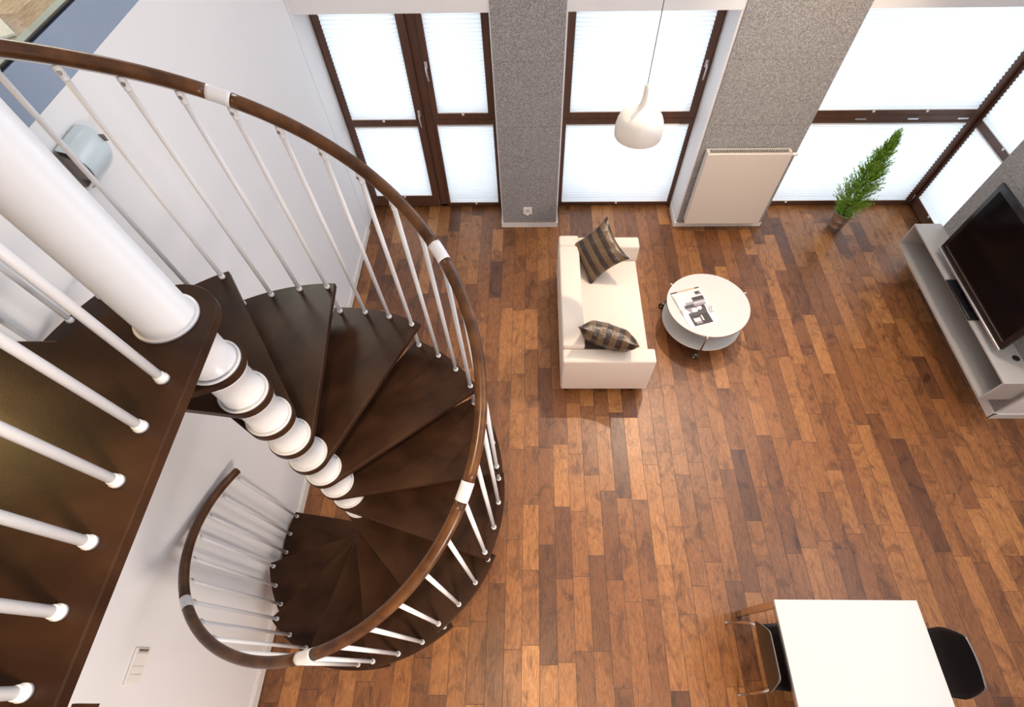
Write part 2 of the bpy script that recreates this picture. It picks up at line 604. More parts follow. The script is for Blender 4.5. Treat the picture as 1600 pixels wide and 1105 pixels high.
# window wall above the lintel, piers between the windows
LZ = 2.362
struct(MB().box(XL - 0.16, XR + 0.3, 5.205, 5.75, LZ, CEIL).build('wall_back', 'wall'))
struct(MB().box(-0.402, 0.320, 5.208, 5.75, 0, LZ).build('wall_back', 'wall'))
struct(MB().box(1.878, 3.004, 5.208, 5.75, 0, LZ).build('wall_back', 'wall'))
struct(MB().box(-0.388, 0.304, 5.188, 5.208, 0.075, CEIL, b=0.003).build('trim_3', 'granular'))
struct(MB().box(1.902, 3.006, 5.188, 5.208, 0.06, CEIL, b=0.003).build('trim_4', 'granular'))
b1 = MB().box(-0.413, 0.332, 5.186, 5.208, 0, 0.072).box(-0.414, -0.402, 5.208, 5.54, 0, 0.072).box(0.320, 0.332, 5.208, 5.54, 0, 0.072)
struct(b1.build('baseboard_back', 'skirt'))
b2 = MB().box(1.866, 3.014, 5.186, 5.208, 0, 0.058).box(1.866, 1.878, 5.208, 5.54, 0, 0.072).box(3.004, 3.016, 5.208, 5.54, 0, 0.072)
struct(b2.build('baseboard_back', 'skirt'))
# right wall: pier carrying the television, lintel over the corner window
struct(MB().box(4.722, 5.45, 2.318, 4.486, 0, CEIL).build('wall_right', 'wall'))
struct(MB().box(4.702, 4.722, 2.335, 4.490, 0.085, CEIL, b=0.003).build('trim_5', 'granular'))
struct(MB().box(XR, 5.45, -2.6, 2.318, 0, CEIL).build('wall_right', 'wall'))
struct(MB().box(4.722, 5.45, 4.486, 5.205, LZ, CEIL).build('wall_right', 'wall'))
b3 = MB().box(4.690, 4.722, 2.306, 4.498, 0, 0.083).box(4.690, XR, 2.304, 2.318, 0, 0.083).box(4.722, 5.06, 4.486, 4.498, 0, 0.083)
struct(b3.build('baseboard_right', 'skirt'))
struct(MB().box(-5.3, 5.45, -2.7, -2.6, 0, CEIL).build('wall_front', 'wall'))

# glass balustrade on the mezzanine edge, and the rug beyond it
gb = empty('glass_balustrade', (XL - 0.008, 2, MZ), 'frameless glass balustrade in a black channel along the blue-grey mezzanine edge, upper left', 'balustrade')
MB().box(-0.012, 0.007, -4.5, 3.2, 0.0, 0.010).build('channel', 'black_metal', gb)
MB().box(-0.005, 0.005, -4.5, 3.2, 0.014, 0.9).build('glass_panel', 'glass_green', gb)
rg = MB().box(-1.6, 0, -1.2, 0, 0, 0.012, b=0.004).build('rug', 'rug', loc=(-2.285, 2.445, MZ + 0.0005), rot=(0, 0, math.radians(-45)))
tag(rg, 'white rug corner on the pale oak mezzanine floor behind the glass, top left', 'rug')


# ------------------------------------------------------------------ windows
def winframe(mb, axis, p, u0, u1, z0, z1, d=0.07, off=0.0):
    """bar in the window plane: u0..u1 along the wall, z0..z1, depth d behind plane p"""
    if axis == 'y':
        mb.box(u0, u1, p - off, p - off + d, z0, z1, b=0.004)
    else:
        mb.box(p - off, p - off + d, u0, u1, z0, z1, b=0.004)


def pane(axis, p, u0, u1, z0, z1, parent):
    mb = MB()
    if axis == 'y':
        mb.box(u0, u1, p + 0.03, p + 0.036, z0, z1)
    else:
        mb.box(p + 0.03, p + 0.036, u0, u1, z0, z1)
    return mb.build('glass_pane', 'glass', parent)


WP = 5.585          # inner face of sashes
wins = []
# window 1: balcony door leaf at left, tilt window at right
m1 = MB()
for a in ((-2.215, -2.172, 0, LZ + .04), (-1.262, -1.158, 0, LZ + .04), (-0.44, -0.40, 0, LZ + .04), (-2.215, -0.40, -0.0, 0.035)):
    winframe(m1, 'y', WP + 0.03, *a, d=0.12)
w1 = struct(m1.build('window_1', 'frame'))
m = MB()
for a in ((-2.172, -2.098, 0.03, LZ + .03), (-1.352, -1.262, 0.03, LZ + .03), (-2.10, -1.35, 1.118, 1.198), (-2.10, -1.35, 0.03, 0.192)):
    winframe(m, 'y', WP, *a)
m.build('door_leaf', 'frame', w1)
m = MB()
for a in ((-1.158, -1.086, 1.195, LZ + .03), (-0.512, -0.435, 1.195, LZ + .03), (-1.09, -0.51, 1.195, 1.266)):
    winframe(m, 'y', WP, *a)
m.build('sash', 'frame', w1)
m = MB()
for a in ((-1.158, -1.124, 0.03, 1.19), (-0.468, -0.42, 0.03, 1.19), (-1.13, -0.46, 0.03, 0.072), (-1.13, -0.46, 1.125, 1.19)):
    winframe(m, 'y', WP, *a, off=-0.012)
m.build('fixed_light', 'frame', w1)
for a in ((-2.10, -1.35, 0.19, LZ), (-1.12, -0.47, 0.07, 1.13), (-1.09, -0.51, 1.265, LZ)):
    pane('y', WP, *a, w1)
# window 2
m2 = MB()
for a in ((0.30, 0.345, 0, LZ + .04), (1.852, 1.888, 0, LZ + .04), (0.30, 1.888, 0, 0.03)):
    winframe(m2, 'y', WP + 0.03, *a, d=0.12)
w2 = struct(m2.build('window_2', 'frame'))
m = MB()
for a in ((0.34, 0.422, 1.195, LZ + .03), (1.782, 1.862, 1.195, LZ + .03), (0.42, 1.785, 1.195, 1.266)):
    winframe(m, 'y', WP, *a)
m.build('sash', 'frame', w2)
m = MB()
for a in ((0.34, 0.389, 0.03, 1.19), (1.822, 1.865, 0.03, 1.19), (0.38, 1.83, 0.03, 0.072), (0.38, 1.83, 1.12, 1.19)):
    winframe(m, 'y', WP, *a, off=-0.012)
m.build('fixed_light', 'frame', w2)
pane('y', WP, 0.40, 1.80, 1.25, LZ, w2)
pane('y', WP, 0.385, 1.83, 0.07, 1.13, w2)
# window 3: wide fixed glazing to the corner
m3 = MB()
for a in ((3.0, 3.045, 0, LZ + .04), (5.012, 5.20, 0, LZ + .04), (3.04, 5.02, 0, 0.078), (3.04, 5.02, 1.118, 1.262)):
    winframe(m3, 'y', WP, *a, d=0.10)
w3 = struct(m3.build('window_3', 'frame'))
m = MB()
for a in ((3.05, 5.012, 1.135, 1.142), (3.05, 5.012, 1.20, 1.207)):
    winframe(m, 'y', WP - 0.008, *a, d=0.01)
m.build('bead', 'frame', w3)
for x in (3.768, 4.361, 4.93):
    v = MB().box(x - 0.062, x + 0.062, WP - 0.014, WP, 1.158, 1.176, b=0.003)
    v.build('trickle_vent', 'satin', w3)
pane('y', WP, 3.04, 5.03, 0.07, 1.125, w3)
pane('y', WP, 3.04, 5.03, 1.255, LZ, w3)
# window 4: on the right wall in the corner, a balcony door leaf
XP = 5.112
m4 = MB()
for a in ((4.44, 4.50, 0, LZ + .04), (5.550, 5.584, 0, LZ + .04), (4.44, 5.555, 0, 0.05)):
    winframe(m4, 'x', XP + 0.03, *a, d=0.10)
w4 = struct(m4.build('window_4', 'frame'))
m = MB()
for a in ((4.50, 4.56, 0.03, LZ + .03), (5.512, 5.572, 0.03, LZ + .03), (4.54, 5.53, 1.10, 1.185), (4.54, 5.53, 0.03, 0.168)):
    winframe(m, 'x', XP, *a)
m.build('door_leaf', 'frame', w4)
pane('x', XP, 4.55, 5.52, 0.16, 1.11, w4)
pane('x', XP, 4.55, 5.52, 1.18, LZ, w4)
# small silver hinge at the foot of the corner leaf
MB().tube([(XP - 0.012, 5.585, 0.04), (XP - 0.012, 5.585, 0.16)], 0.008, 8).build('hinge', 'satin', w4)


def window_handle(x, y, z, parent, tilt):
    mb = MB()
    mb.box(x - 0.016, x + 0.016, y - 0.012, y, z - 0.035, z + 0.035, b=0.005)
    pts = [(x, y - 0.01, z + 0.005), (x, y - 0.045, z + 0.005), (x + tilt * 0.1, y - 0.055, z - 0.02),
           (x + tilt * 0.4, y - 0.055, z - 0.08), (x + tilt, y - 0.05, z - 0.135)]
    mb.tube(pts, [0.008, 0.009, 0.010, 0.009, 0.007], 10)
    mb.build('window_handle', 'satin', parent)


window_handle(-1.128, WP, 1.765, w1, 0.010)
window_handle(-1.302, WP, 1.27, w1, 0.008)
window_handle(1.818, WP, 1.755, w2, -0.004)


# ------------------------------------------------------------------ pleated blinds
def blind(axis, p, u0, u1, z0, z1, label, tabs, top=False):
    """honeycomb-like pleats between two white rails; tabs = positions of the pull tabs along the wall"""
    mid = (u0 + u1) / 2
    loc = (mid, p, z0) if axis == 'y' else (p, mid, z0)
    root = empty('pleated_blind', loc, label, 'blind', 'pleated blinds in the windows')
    h = z1 - z0
    n = max(4, int(round(h / 0.037)))
    hw = (u1 - u0) / 2
    vs, fs = [], []
    for i in range(2 * n + 1):
        z = h * i / (2 * n)
        d = -0.017 if i % 2 else 0.002
        for u in (-hw, hw):
            vs.append((u, d, z) if axis == 'y' else (d, u, z))
    for i in range(2 * n):
        fs.append((2 * i, 2 * i + 1, 2 * i + 3, 2 * i + 2))
    MB().add(vs, fs).build('pleated_fabric', 'blind', root)
    def rail(za, zb):
        r = MB()
        if axis == 'y':
            r.box(-hw, hw, -0.018, 0.006, za, zb, b=0.003)
        else:
            r.box(-0.018, 0.006, -hw, hw, za, zb, b=0.003)
        r.build('blind_rail', 'plastic', root)
    rail(-0.004, 0.008)
    rail(h - 0.008, h + 0.004)
    for t in tabs:
        tb = MB()
        zc = (h + 0.0) if top else -0.004
        u = t - mid
        s = 1 if top else -1
        if axis == 'y':
            tb.box(u - 0.014, u + 0.014, -0.026, -0.012, zc, zc + s * 0.022, b=0.004)
        else:
            tb.box(-0.026, -0.012, u - 0.014, u + 0.014, zc, zc + s * 0.022, b=0.004)
        tb.build('pull_tab', 'plastic', root)
    return root


BP = WP + 0.004
blind('y', BP, -2.098, -1.354, 1.205, LZ + .05, 'upper white pleated blind on the balcony door leaf nearest the left wall', [-1.73])
blind('y', BP, -2.098, -1.354, 0.198, 1.112, 'lower white pleated blind on the balcony door leaf nearest the left wall', [-1.72])
blind('y', BP, -1.086, -0.512, 1.274, LZ + .05, 'upper white pleated blind between the balcony door leaf and the left grey pier', [-0.80])
blind('y', BP + .012, -1.122, -0.470, 0.080, 1.118, 'lower white pleated blind between the balcony door leaf and the left grey pier', [-0.77])
blind('y', BP, 0.424, 1.780, 1.274, LZ + .05, 'upper white pleated blind behind the hanging pendant lamp, between the grey piers', [])
blind('y', BP + .012, 0.391, 1.818, 0.080, 1.116, 'lower white pleated blind of the window between the two grey piers', [1.13])
blind('y', BP, 3.047, 5.010, 1.272, LZ + .05, 'widest upper white pleated blind, right of the radiator pier', [3.86, 4.46])
blind('y', BP, 3.047, 5.010, 0.088, 1.112, 'wide lower white pleated blind behind the potted cypress', [3.42])
blind('x', XP + 0.004, 4.562, 5.510, 1.190, LZ + .05, 'upper white pleated blind of the corner leaf beside the television pier', [4.98])
blind('x', XP + 0.004, 4.562, 5.510, 0.176, 1.096, 'lower white pleated blind of the corner leaf beside the television pier', [5.15])

# ------------------------------------------------------------------ spiral staircase
AX, AY = -1.1764, 0.9826
Z0, RISE, TURN = 3.1733, 0.21155, 28.372
TH = lambda k: math.radians(202.556 - TURN * k)
ROUT, NOSE, TT = 0.997, 0.105, 0.036
NT_ = 14
stair = empty('spiral_staircase', (AX, AY, 0), 'white spiral staircase with dark wooden treads and curved handrail by the left wall', 'staircase')


def hull(pts):
    pts = sorted(set((round(x, 6), round(y, 6)) for x, y in pts))
    def half(ps):
        h = []
        for p in ps:
            while len(h) >= 2 and (h[-1][0] - h[-2][0]) * (p[1] - h[-2][1]) - (h[-1][1] - h[-2][1]) * (p[0] - h[-2][0]) <= 0:
                h.pop()
            h.append(p)
        return h
    a, b = half(pts), half(pts[::-1])
    return a[:-1] + b[:-1]


# tread in local axes: front (descending) corner at angle 0, rear corner at +33 degrees
REAR = math.radians(TURN + 4.6)
tp = [(NOSE * math.cos(2 * PI * i / 48), NOSE * math.sin(2 * PI * i / 48)) for i in range(48)]
tp += [(ROUT * math.cos(REAR * i / 16), ROUT * math.sin(REAR * i / 16)) for i in range(17)]
tread0 = None
for k in range(1, NT_ + 1):
    if tread0 is None:
        tread0 = MB().prism(hull(tp), -TT, 0, bev=0.0035).build('tread', 'tread', stair)
        t = tread0
    else:
        t = tread0.copy()
        C.objects.link(t)
        t.parent = stair
    t.location = (0, 0, Z0 - k * RISE)
    t.rotation_euler = (0, 0, TH(k))

# pole, spacers with flanges
POLE_R, FL_R = 0.082, 0.1000
LAND_Z = 3.212
pz = LAND_Z - 0.001
prof = [(0.1010, 0), (0.1010, 0.010), (0.0975, 0.012), (0.0905, 0.010), (0.0905, 0.015), (0.086, 0.018), (0.086, 1.20), (0.078, 1.215)]
MB().lathe(prof, (0, 0, pz), 48).build('newel_post', 'steel_white', stair)
sp0 = None
for k in range(1, NT_ + 2):
    gap = (RISE - TT) if k > 1 else (LAND_Z - 0.038 - (Z0 - RISE))
    if k <= 2:
        g_ = gap
        prof = [(FL_R, 0), (FL_R, 0.009), (0.0965, 0.011), (0.0935, 0.010), (0.0925, 0.005), (0.0870, 0.005), (0.0860, 0.016), (POLE_R, 0.020), (POLE_R, g_ - 0.012), (FL_R, g_ - 0.009), (FL_R, g_)]
        sp = MB().lathe(prof, (0, 0, 0), 48).build('post_spacer', 'steel_white', stair)
        if k == 2:
            sp0 = sp
    else:
        sp = sp0.copy()
        C.objects.link(sp)
        sp.parent = stair
    sp.location = (0, 0, Z0 - k * RISE)

# handrail helix
RR, RH = 0.963, 1.030
zrail = lambda deg: Z0 + RH - (202.556 - deg) / TURN * RISE


def hp(deg, r=RR, dz=0.0):
    a = math.radians(deg)
    return (r * math.cos(a), r * math.sin(a), zrail(deg) + dz)


joints = [149.2, 92.5, 35.8, -21.0, -77.7, -134.4]
ends = [215.0] + joints + [-194.8]
for i in range(len(ends) - 1):
    a, b = ends[i] - (0 if i == 0 else 2.2), ends[i + 1] + (0 if i == len(ends) - 2 else 2.2)
    n = max(6, int(abs(a - b) / 2.0))
    pts = [hp(a + (b - a) * j / n) for j in range(n + 1)]
    MB().tube(pts, 0.0265, 20).build('handrail', 'rail', stair)
for d in joints:
    pts = [hp(d + 2.3 - 4.6 * j / 6) for j in range(7)]
    MB().tube(pts, 0.0280, 20).build('rail_joint', 'steel_white', stair)
n = 200
pts = [hp(214 - (214 + 194) * j / n, RR, -0.0275) for j in range(n + 1)]
MB().tube(pts, 0.008, 8).build('rail_strip', 'steel_white', stair)


def baluster(zb, deg, low=None, r_in=0.962, rad=0.0112):
    """zb: tread surface it stands on, local to the stair root"""
    a = math.radians(deg)
    top = zrail(deg) - 0.035
    x, y = r_in * math.cos(a), r_in * math.sin(a)
    L = top - zb
    lo = 0.0 if low is None else low - zb
    post = MB().tube([(0, 0, lo + 0.001), (0, 0, L - 0.032)], rad, 14)
    o = post.build('baluster', 'steel_white', stair, loc=(x, y, zb), rot=(0, 0, a))
    f = MB().lathe([(0.0158, 0), (0.0158, 0.012), (0.0125, 0.018)], (0, 0, 0), 18)
    f.build('foot_cap', 'steel_white', o)
    if low is not None:
        f = MB().lathe([(0.0158, 0), (0.0158, 0.012), (0.0125, 0.018)], (0, 0, lo), 18)
        f.build('foot_cap', 'steel_white', o)
    b = MB().lathe([(0.0118, 0), (0.0135, 0.004), (0.0135, 0.010), (0.0122, 0.013), (0.0142, 0.018), (0.0148, 0.040), (0.0125, 0.052)], (0, 0, L - 0.046), 16)
    b.tube([(-0.0135, 0, L - 0.016), (-0.0165, 0, L - 0.016)], 0.0075, 12, mi=1)
    b.build('rail_bracket', ['steel_white', 'satin'], o)
    return o


for k in range(1, NT_ + 1):
    f0 = 202.556 - TURN * k + 2.1
    for j in range(3):
        d = f0 + j * TURN / 3
        zt = Z0 - k * RISE
        low = (zt - RISE) if (j == 0 and k < NT_) else None
        baluster(zt, d, low)

# landing tread and its supporting deck
NL = 0.152
ang = math.radians(222.5)
ux, uy = math.cos(ang), math.sin(ang)
nx, ny = -uy, ux            # outward side to the upper left is +perp of the reversed direction
a0 = math.atan2(-ux, uy)    # direction of the tangent point
a0 = math.radians(132.5)
poly = []
for i in range(21):
    a = 0 + (a0 - 0) * i / 20
    poly.append((AX + NL * math.cos(a), AY + NL * math.sin(a)))
sx, sy = poly[-1]
tdist = (XL + 0.004 - sx) / ux
poly.append((XL + 0.004, sy + uy * tdist))
poly.append((XL + 0.004, -2.55))
poly.append((AX + NL, -2.55))
poly = [(x - AX, y - AY) for x, y in poly]
ld = MB().prism(poly, LAND_Z - 0.038, LAND_Z, bev=0.004).build('landing', 'tread', stair)
dk = MB().box(XL + 0.003 - AX, -1.14 - AX, -2.5 - AY, 0.923 - AY, 3.08, LAND_Z - 0.0385, b=0.003)
dk.build('landing_deck', 'tread', stair)

# gallery edge at the bottom left
struct(MB().box(-1.022, -0.973, -2.55, -0.0735, 3.155, 3.172).build('trim_6', 'tread'))

# landing railing
lr = empty('landing_railing', (-1.102, 0, LAND_Z), 'straight railing of thick white balusters on the dark landing at the left edge', 'railing')
bal0 = None
for i in range(13):
    y = 0.7515 - 0.1607 * i
    if bal0 is None:
        o = MB().tube([(0, 0, 0.001), (0, 0, 0.955)], 0.0138, 20).build('baluster', 'steel_white', lr)
        MB().lathe([(0.0196, 0), (0.0196, 0.010), (0.0165, 0.012), (0.0165, 0.022), (0.0145, 0.026)], seg=24).build('foot_cap', 'steel_white', o)
        MB().lathe([(0.0145, 0.93), (0.0155, 0.94), (0.0155, 0.985)], seg=20).build('rail_bracket', 'steel_white', o)
        bal0 = o
    else:
        o = copy_tree(bal0, lr)
    o.location = (0, y, 0)
MB().tube([(0, 0.80, 1.01), (0, -1.35, 1.01)], 0.0265, 20).build('handrail', 'rail', lr)

# ------------------------------------------------------------------ sofa and cushions
sofa = empty('sofa', (0.745, 3.45, 0), 'cream two-seat sofa with its back to the staircase', 'sofa')
sx0, sx1, sy0, sy1 = 0.292, 1.195, 2.595, 4.300
def rel(mb, name, m, parent, o):
    return mb.build(name, m, parent, loc=(0, 0, 0))
def sbox(name, x0, x1, y0, y1, z0, z1, b, m='sofa', par=None):
    ox, oy = 0.745, 3.45
    return MB().box(x0 - ox, x1 - ox, y0 - oy, y1 - oy, z0, z1, b=b).build(name, m, par or sofa)
sbox('backrest', sx0, 0.512, sy0 + 0.165, sy1 - 0.165, 0.10, 0.645, 0.022)
sbox('armrest', sx0, sx1, sy0, sy0 + 0.165, 0.10, 0.605, 0.022)
sbox('armrest', sx0, sx1, sy1 - 0.165, sy1, 0.10, 0.615, 0.022)
sbox('backrest_corner', sx0 + 0.002, 0.512, sy1 - 0.166, sy1 - 0.004, 0.40, 0.645, 0.022)
sbox('seat_base', 0.50, sx1 - 0.02, sy0 + 0.16, sy1 - 0.16, 0.10, 0.30, 0.012)
sbox('seat', 0.505, sx1 - 0.012, sy0 + 0.162, sy1 - 0.162, 0.295, 0.425, 0.03)
for lx, ly in ((sx0 + .07, sy0 + .07), (sx1 - .14, sy0 + .07), (sx0 + .07, sy1 - .07), (sx1 - .14, sy1 - .07)):
    MB().tube([(lx - .745, ly - 3.45, 0), (lx - .745, ly - 3.45, 0.11)], 0.022, 14).build('leg', 'black', sofa)


def cushion(name, center, rot, L, T, m, label):
    N = 22
    vs, fs = [], []
    def pt(i, j, s):
        u, v = -1 + 2 * i / N, -1 + 2 * j / N
        bul = ((1 - abs(u) ** 2.6) * (1 - abs(v) ** 2.6)) ** 0.55
        # edges pulled in between the pointed corners
        k = 1 - 0.16 * (1 - v * v) * abs(u) ** 2
        k2 = 1 - 0.16 * (1 - u * u) * abs(v) ** 2
        wr = 0.016 * math.sin(7 * u + 5 * v * s + 0.7) * math.sin(6 * v - 4 * u) * (abs(u * v) ** .3)
        return (u * L / 2 * k, v * L / 2 * k2, s * (T / 2 * bul + wr * (1 - abs(u) ** 8) * (1 - abs(v) ** 8)))
    for s in (1, -1):
        o = len(vs)
        for j in range(N + 1):
            for i in range(N + 1):
                vs.append(pt(i, j, s))
        for j in range(N):
            for i in range(N):
                a = o + j * (N + 1) + i
                fs.append((a, a + 1, a + N + 2, a + N + 1))
    c = MB().add(vs, fs, 0, True).build(name, m, loc=center, rot=rot)
    return tag(c, label, 'cushion', 'striped cushions on the cream sofa')


cushion('cushion', (0.715, 4.005, 0.665), (0.489, -0.729, 0.142), 0.53, 0.17, 'stripe',
        'brown striped cushion propped on its corner at the far end of the sofa')
cushion('cushion', (0.735, 2.885, 0.63), (math.radians(-52), math.radians(7), math.radians(-17)), 0.61, 0.24, 'stripe2',
        'brown striped cushion leaning on the near armrest of the sofa')

# ------------------------------------------------------------------ coffee table and magazine
CT = (1.902, 3.487)
ct = empty('coffee_table', (CT[0], CT[1], 0), 'round white two-tier coffee table on casters beside the sofa', 'coffee table')
MB().lathe([(0.438, 0.395), (0.444, 0.398), (0.444, 0.409), (0.440, 0.412)], seg=72).build('tabletop', 'table_white', ct)
MB().lathe([(0.447, 0.3945), (0.4475, 0.397), (0.4475, 0.400), (0.444, 0.402)], seg=72).build('edge_band', 'bronze', ct)
MB().lathe([(0.430, 0.150), (0.436, 0.153), (0.436, 0.164), (0.432, 0.167)], seg=72).build('lower_shelf', 'table_white', ct)
for adeg in (-101, 141, 20):
    a = math.radians(adeg)
    ca, sa = math.cos(a), math.sin(a)
    lg = MB().tube([(0.452 * ca, 0.452 * sa, 0.085), (0.452 * ca, 0.452 * sa, 0.405)], 0.009, 10)
    lg.box(0.452 * ca - 0.016, 0.452 * ca + 0.016, 0.452 * sa - 0.016, 0.452 * sa + 0.016, 0.080, 0.09)
    lo = lg.build('leg', 'bronze', ct)
    MB().tube([(0.440 * ca, 0.440 * sa, 0.408), (0.472 * ca, 0.472 * sa, 0.408)], 0.006, 8).build('leg_tip', 'plastic', lo)
    cs = MB()
    px, py = 0.452 * ca, 0.452 * sa
    ao = {141: a, -101: a - 1.9, 20: a + 1.2}[adeg]
    dx, dy = math.cos(ao), math.sin(ao)
    cs.tube([(px - dy * 0.014 + dx * .032, py + dx * 0.014 + dy * .032, 0.035), (px + dy * 0.014 + dx * .032, py - dx * 0.014 + dy * .032, 0.035)], 0.035, 20, mi=0)
    cs.tube([(px - dy * 0.017 + dx * .032, py + dx * 0.017 + dy * .032, 0.035), (px + dy * 0.017 + dx * .032, py - dx * 0.017 + dy * .032, 0.035)], 0.016, 14, mi=1)
    cs.tube([(px, py, 0.085), (px + dx * .032, py + dy * .032, 0.066)], 0.011, 8, mi=1)
    cs.build('caster', ['rubber', 'satin'], lo)

mg = empty('open_magazine', (1.745, 3.437, 0.412), 'open magazine showing a dark interior photo, lying on the round coffee table', 'magazine')
MS, MTV = Vector((0.322, 0.098)), Vector((0.150, -0.492))


def page_z(t):
    if t < 0.5:
        q = t / 0.5
        return 0.004 + 0.020 * math.sin(PI * min(1, q) * 0.92) ** 1.2
    q = (t - 0.5) / 0.5
    return 0.003 + 0.020 * math.exp(-((q - 0.12) / 0.16) ** 2) + 0.003 * (1 - q)


def ink(s, t):
    if t < 0.035:
        return 1 if s < 0.23 or s > 0.86 else 3
    if 0.12 < t < 0.24 and 0.72 < s < 0.92:
        return 1 if (0.14 < t < 0.2 and 0.76 < s < 0.88) else 2
    if 0.27 < t < 0.40 and 0.52 < s < 0.93:
        return 1 if t < 0.36 else 2
    if 0.30 < t < 0.42 and 0.24 < s < 0.52:
        return 4 if t < 0.36 else 2
    if 0.42 <= t < 0.50 and 0.18 < s < 0.90:
        return 2 if s > 0.5 else 1
    if 0.50 <= t < 0.96:
        q = (t - 0.5) / 0.46
        lo, hi = 0.26 + 0.0 * q, 0.80
        if t < 0.64:
            lo = 0.12 + (t - 0.5) * 1.0
            if (s - 0.42) ** 2 * 3 + (t - 0.585) ** 2 * 9 < 0.030 or (s - 0.6) ** 2 * 3 + (t - 0.56) ** 2 * 9 < 0.022:
                return 4
            if s < 0.4 and s > lo:
                return 2
        if 0.76 < t < 0.86 and 0.24 < s < 0.48:
            return 4
        if 0.86 <= t < 0.92 and 0.28 < s < 0.48:
            return 2
        if 0.74 < t < 0.86 and 0.53 < s < 0.58:
            return 4
        if lo - 0.08 * (t > .64) < s < hi:
            return 1
        if s > 0.85 and 0.58 < t < 0.74 and (s * 40 + t * 30) % 3 < 1.6:
            return 2
    return 0


NSG, NTG = 40, 52
vs, fs, mi = [], [], []
for j in range(NTG + 1):
    t = j / NTG
    for i in range(NSG + 1):
        s = i / NSG
        p = MS * (s - 0.5) + MTV * (t - 0.5)
        vs.append((p.x, p.y, page_z(t)))
mb = MB()
o0 = len(mb.v)
mb.v += vs
for j in range(NTG):
    for i in range(NSG):
        a = j * (NSG + 1) + i
        mb.f.append((a, a + 1, a + NSG + 2, a + NSG + 1))
        mb.mi.append(ink((i + .5) / NSG, (j + .5) / NTG))
        mb.sm.append(True)
mb.build('page_spread', ['paper', 'ink_dark', 'ink_mid', 'ink_brown', 'ink_pink'], mg)
cv = MB()
vs, fs = [], []
for j in range(NTG + 1):
    t = j / NTG
    for s in (-0.5, 0.5):
        p = MS * s * 1.01 + MTV * (t - 0.5) * 1.005
        vs += [(p.x, p.y, 0.0005), (p.x, p.y, page_z(t) - 0.0008)]
for j in range(NTG):
    a = 4 * j
    fs += [(a, a + 4, a + 5, a + 1), (a + 2, a + 3, a + 7, a + 6), (a + 1, a + 5, a + 7, a + 3), (a, a + 2, a + 6, a + 4)]
fs += [(0, 1, 3, 2), (4 * NTG, 4 * NTG + 2, 4 * NTG + 3, 4 * NTG + 1)]
cv.add(vs, fs).build('page_block', 'paper', mg)

# ------------------------------------------------------------------ pendant lamp
PX, PY, PZ = 0.826, 3.70, 2.145
pend = empty('pendant_lamp', (PX, PY, PZ), 'cream bell-shaped pendant lamp hanging on a thin cord in front of the middle window', 'pendant lamp')
prof_o = [(0.183, 0.0), (0.186, 0.010), (0.187, 0.040), (0.185, 0.075), (0.177, 0.112), (0.162, 0.145), (0.138, 0.172), (0.104, 0.193),
          (0.068, 0.206), (0.042, 0.219), (0.029, 0.236), (0.023, 0.260), (0.019, 0.290), (0.018, 0.33), (0.0178, 0.368)]
prof_i = [(r - 0.003, z) for r, z in prof_o[::-1] if z < 0.21]
MB().lathe(prof_o + [(0.012, 0.370), (0.004, 0.370)] , seg=56, closed=False).lathe(prof_i + [(0.183, 0.0)], seg=56, closed=False).build('lamp_shade', 'lamp', pend)
MB().tube([(0, 0, 0.34), (0, 0, CEIL - PZ - 0.02)], 0.0034, 8).build('cord', 'cord', pend)
MB().lathe([(0.05, CEIL - PZ - 0.025), (0.05, CEIL - PZ)], seg=24).build('ceiling_rose', 'lamp', pend)
MB().lathe([(0.004, 0.05), (0.03, 0.065), (0.035, 0.09), (0.02, 0.13), (0.014, 0.2)], seg=20).build('bulb', 'plastic', pend)

# ------------------------------------------------------------------ radiator, outlet, switches, sconce
rad = empty('radiator', (2.40, 5.188, 0.10), 'flat beige-white panel radiator on the wide grey pier', 'radiator')
rx0, rx1, rz0, rz1 = 1.957 - 2.40, 2.903 - 2.40, 0.046, 0.988
MB().box(rx0, rx1, -0.128, -0.112, rz0, rz1, b=0.004).build('front_panel', 'rad', rad)
MB().box(rx0 + .01, rx1 - .01, -0.034, -0.026, rz0 + .02, rz1 - .02).build('rear_panel', 'rad', rad)
for xa in (rx0, rx1 - 0.006):
    MB().box(xa, xa + 0.006, -0.112, -0.024, rz0 + .01, rz1).build('side_cover', 'rad', rad)
gr = MB().box(rx0, rx1, -0.114, -0.104, rz1 - 0.004, rz1 + 0.003).box(rx0, rx1, -0.034, -0.022, rz1 - 0.004, rz1 + 0.003)
gr.box(rx0, rx0 + 0.03, -0.11, -0.03, rz1 - 0.004, rz1 + 0.003).box(rx1 - 0.03, rx1, -0.11, -0.03, rz1 - 0.004, rz1 + 0.003)
nb = 44
for i in range(nb):
    x = rx0 + 0.03 + (rx1 - rx0 - 0.06) * (i + .5) / nb
    gr.box(x - 0.0028, x + 0.0028, -0.11, -0.03, rz1 - 0.004, rz1 + 0.002)
gr.build('top_grille', 'rad', rad)
MB().box(rx0 + .008, rx1 - .008, -0.108, -0.036, rz0 + 0.03, rz1 - 0.012).build('convector_fins', 'dark', rad)
for bx in (rx0 + 0.16, rx1 - 0.14):
    MB().box(bx, bx + 0.03, -0.026, -0.0005, rz1 - 0.15, rz1 - 0.01).build('wall_bracket', 'plastic', rad)
tv_ = MB().tube([(rx1, -0.06, rz1 - 0.045), (rx1 + 0.02, -0.06, rz1 - 0.045), (rx1 + 0.022, -0.06, rz1 - 0.045), (rx1 + 0.085, -0.06, rz1 - 0.045)], [0.010, 0.010, 0.017, 0.019], 16)
tv_.build('thermostat_valve', 'plastic', rad)
MB().tube([(rx1, -0.05, rz0 + 0.04), (rx1 + 0.022, -0.05, rz0 + 0.04)], 0.012, 12).build('bleed_cap', 'plastic', rad)

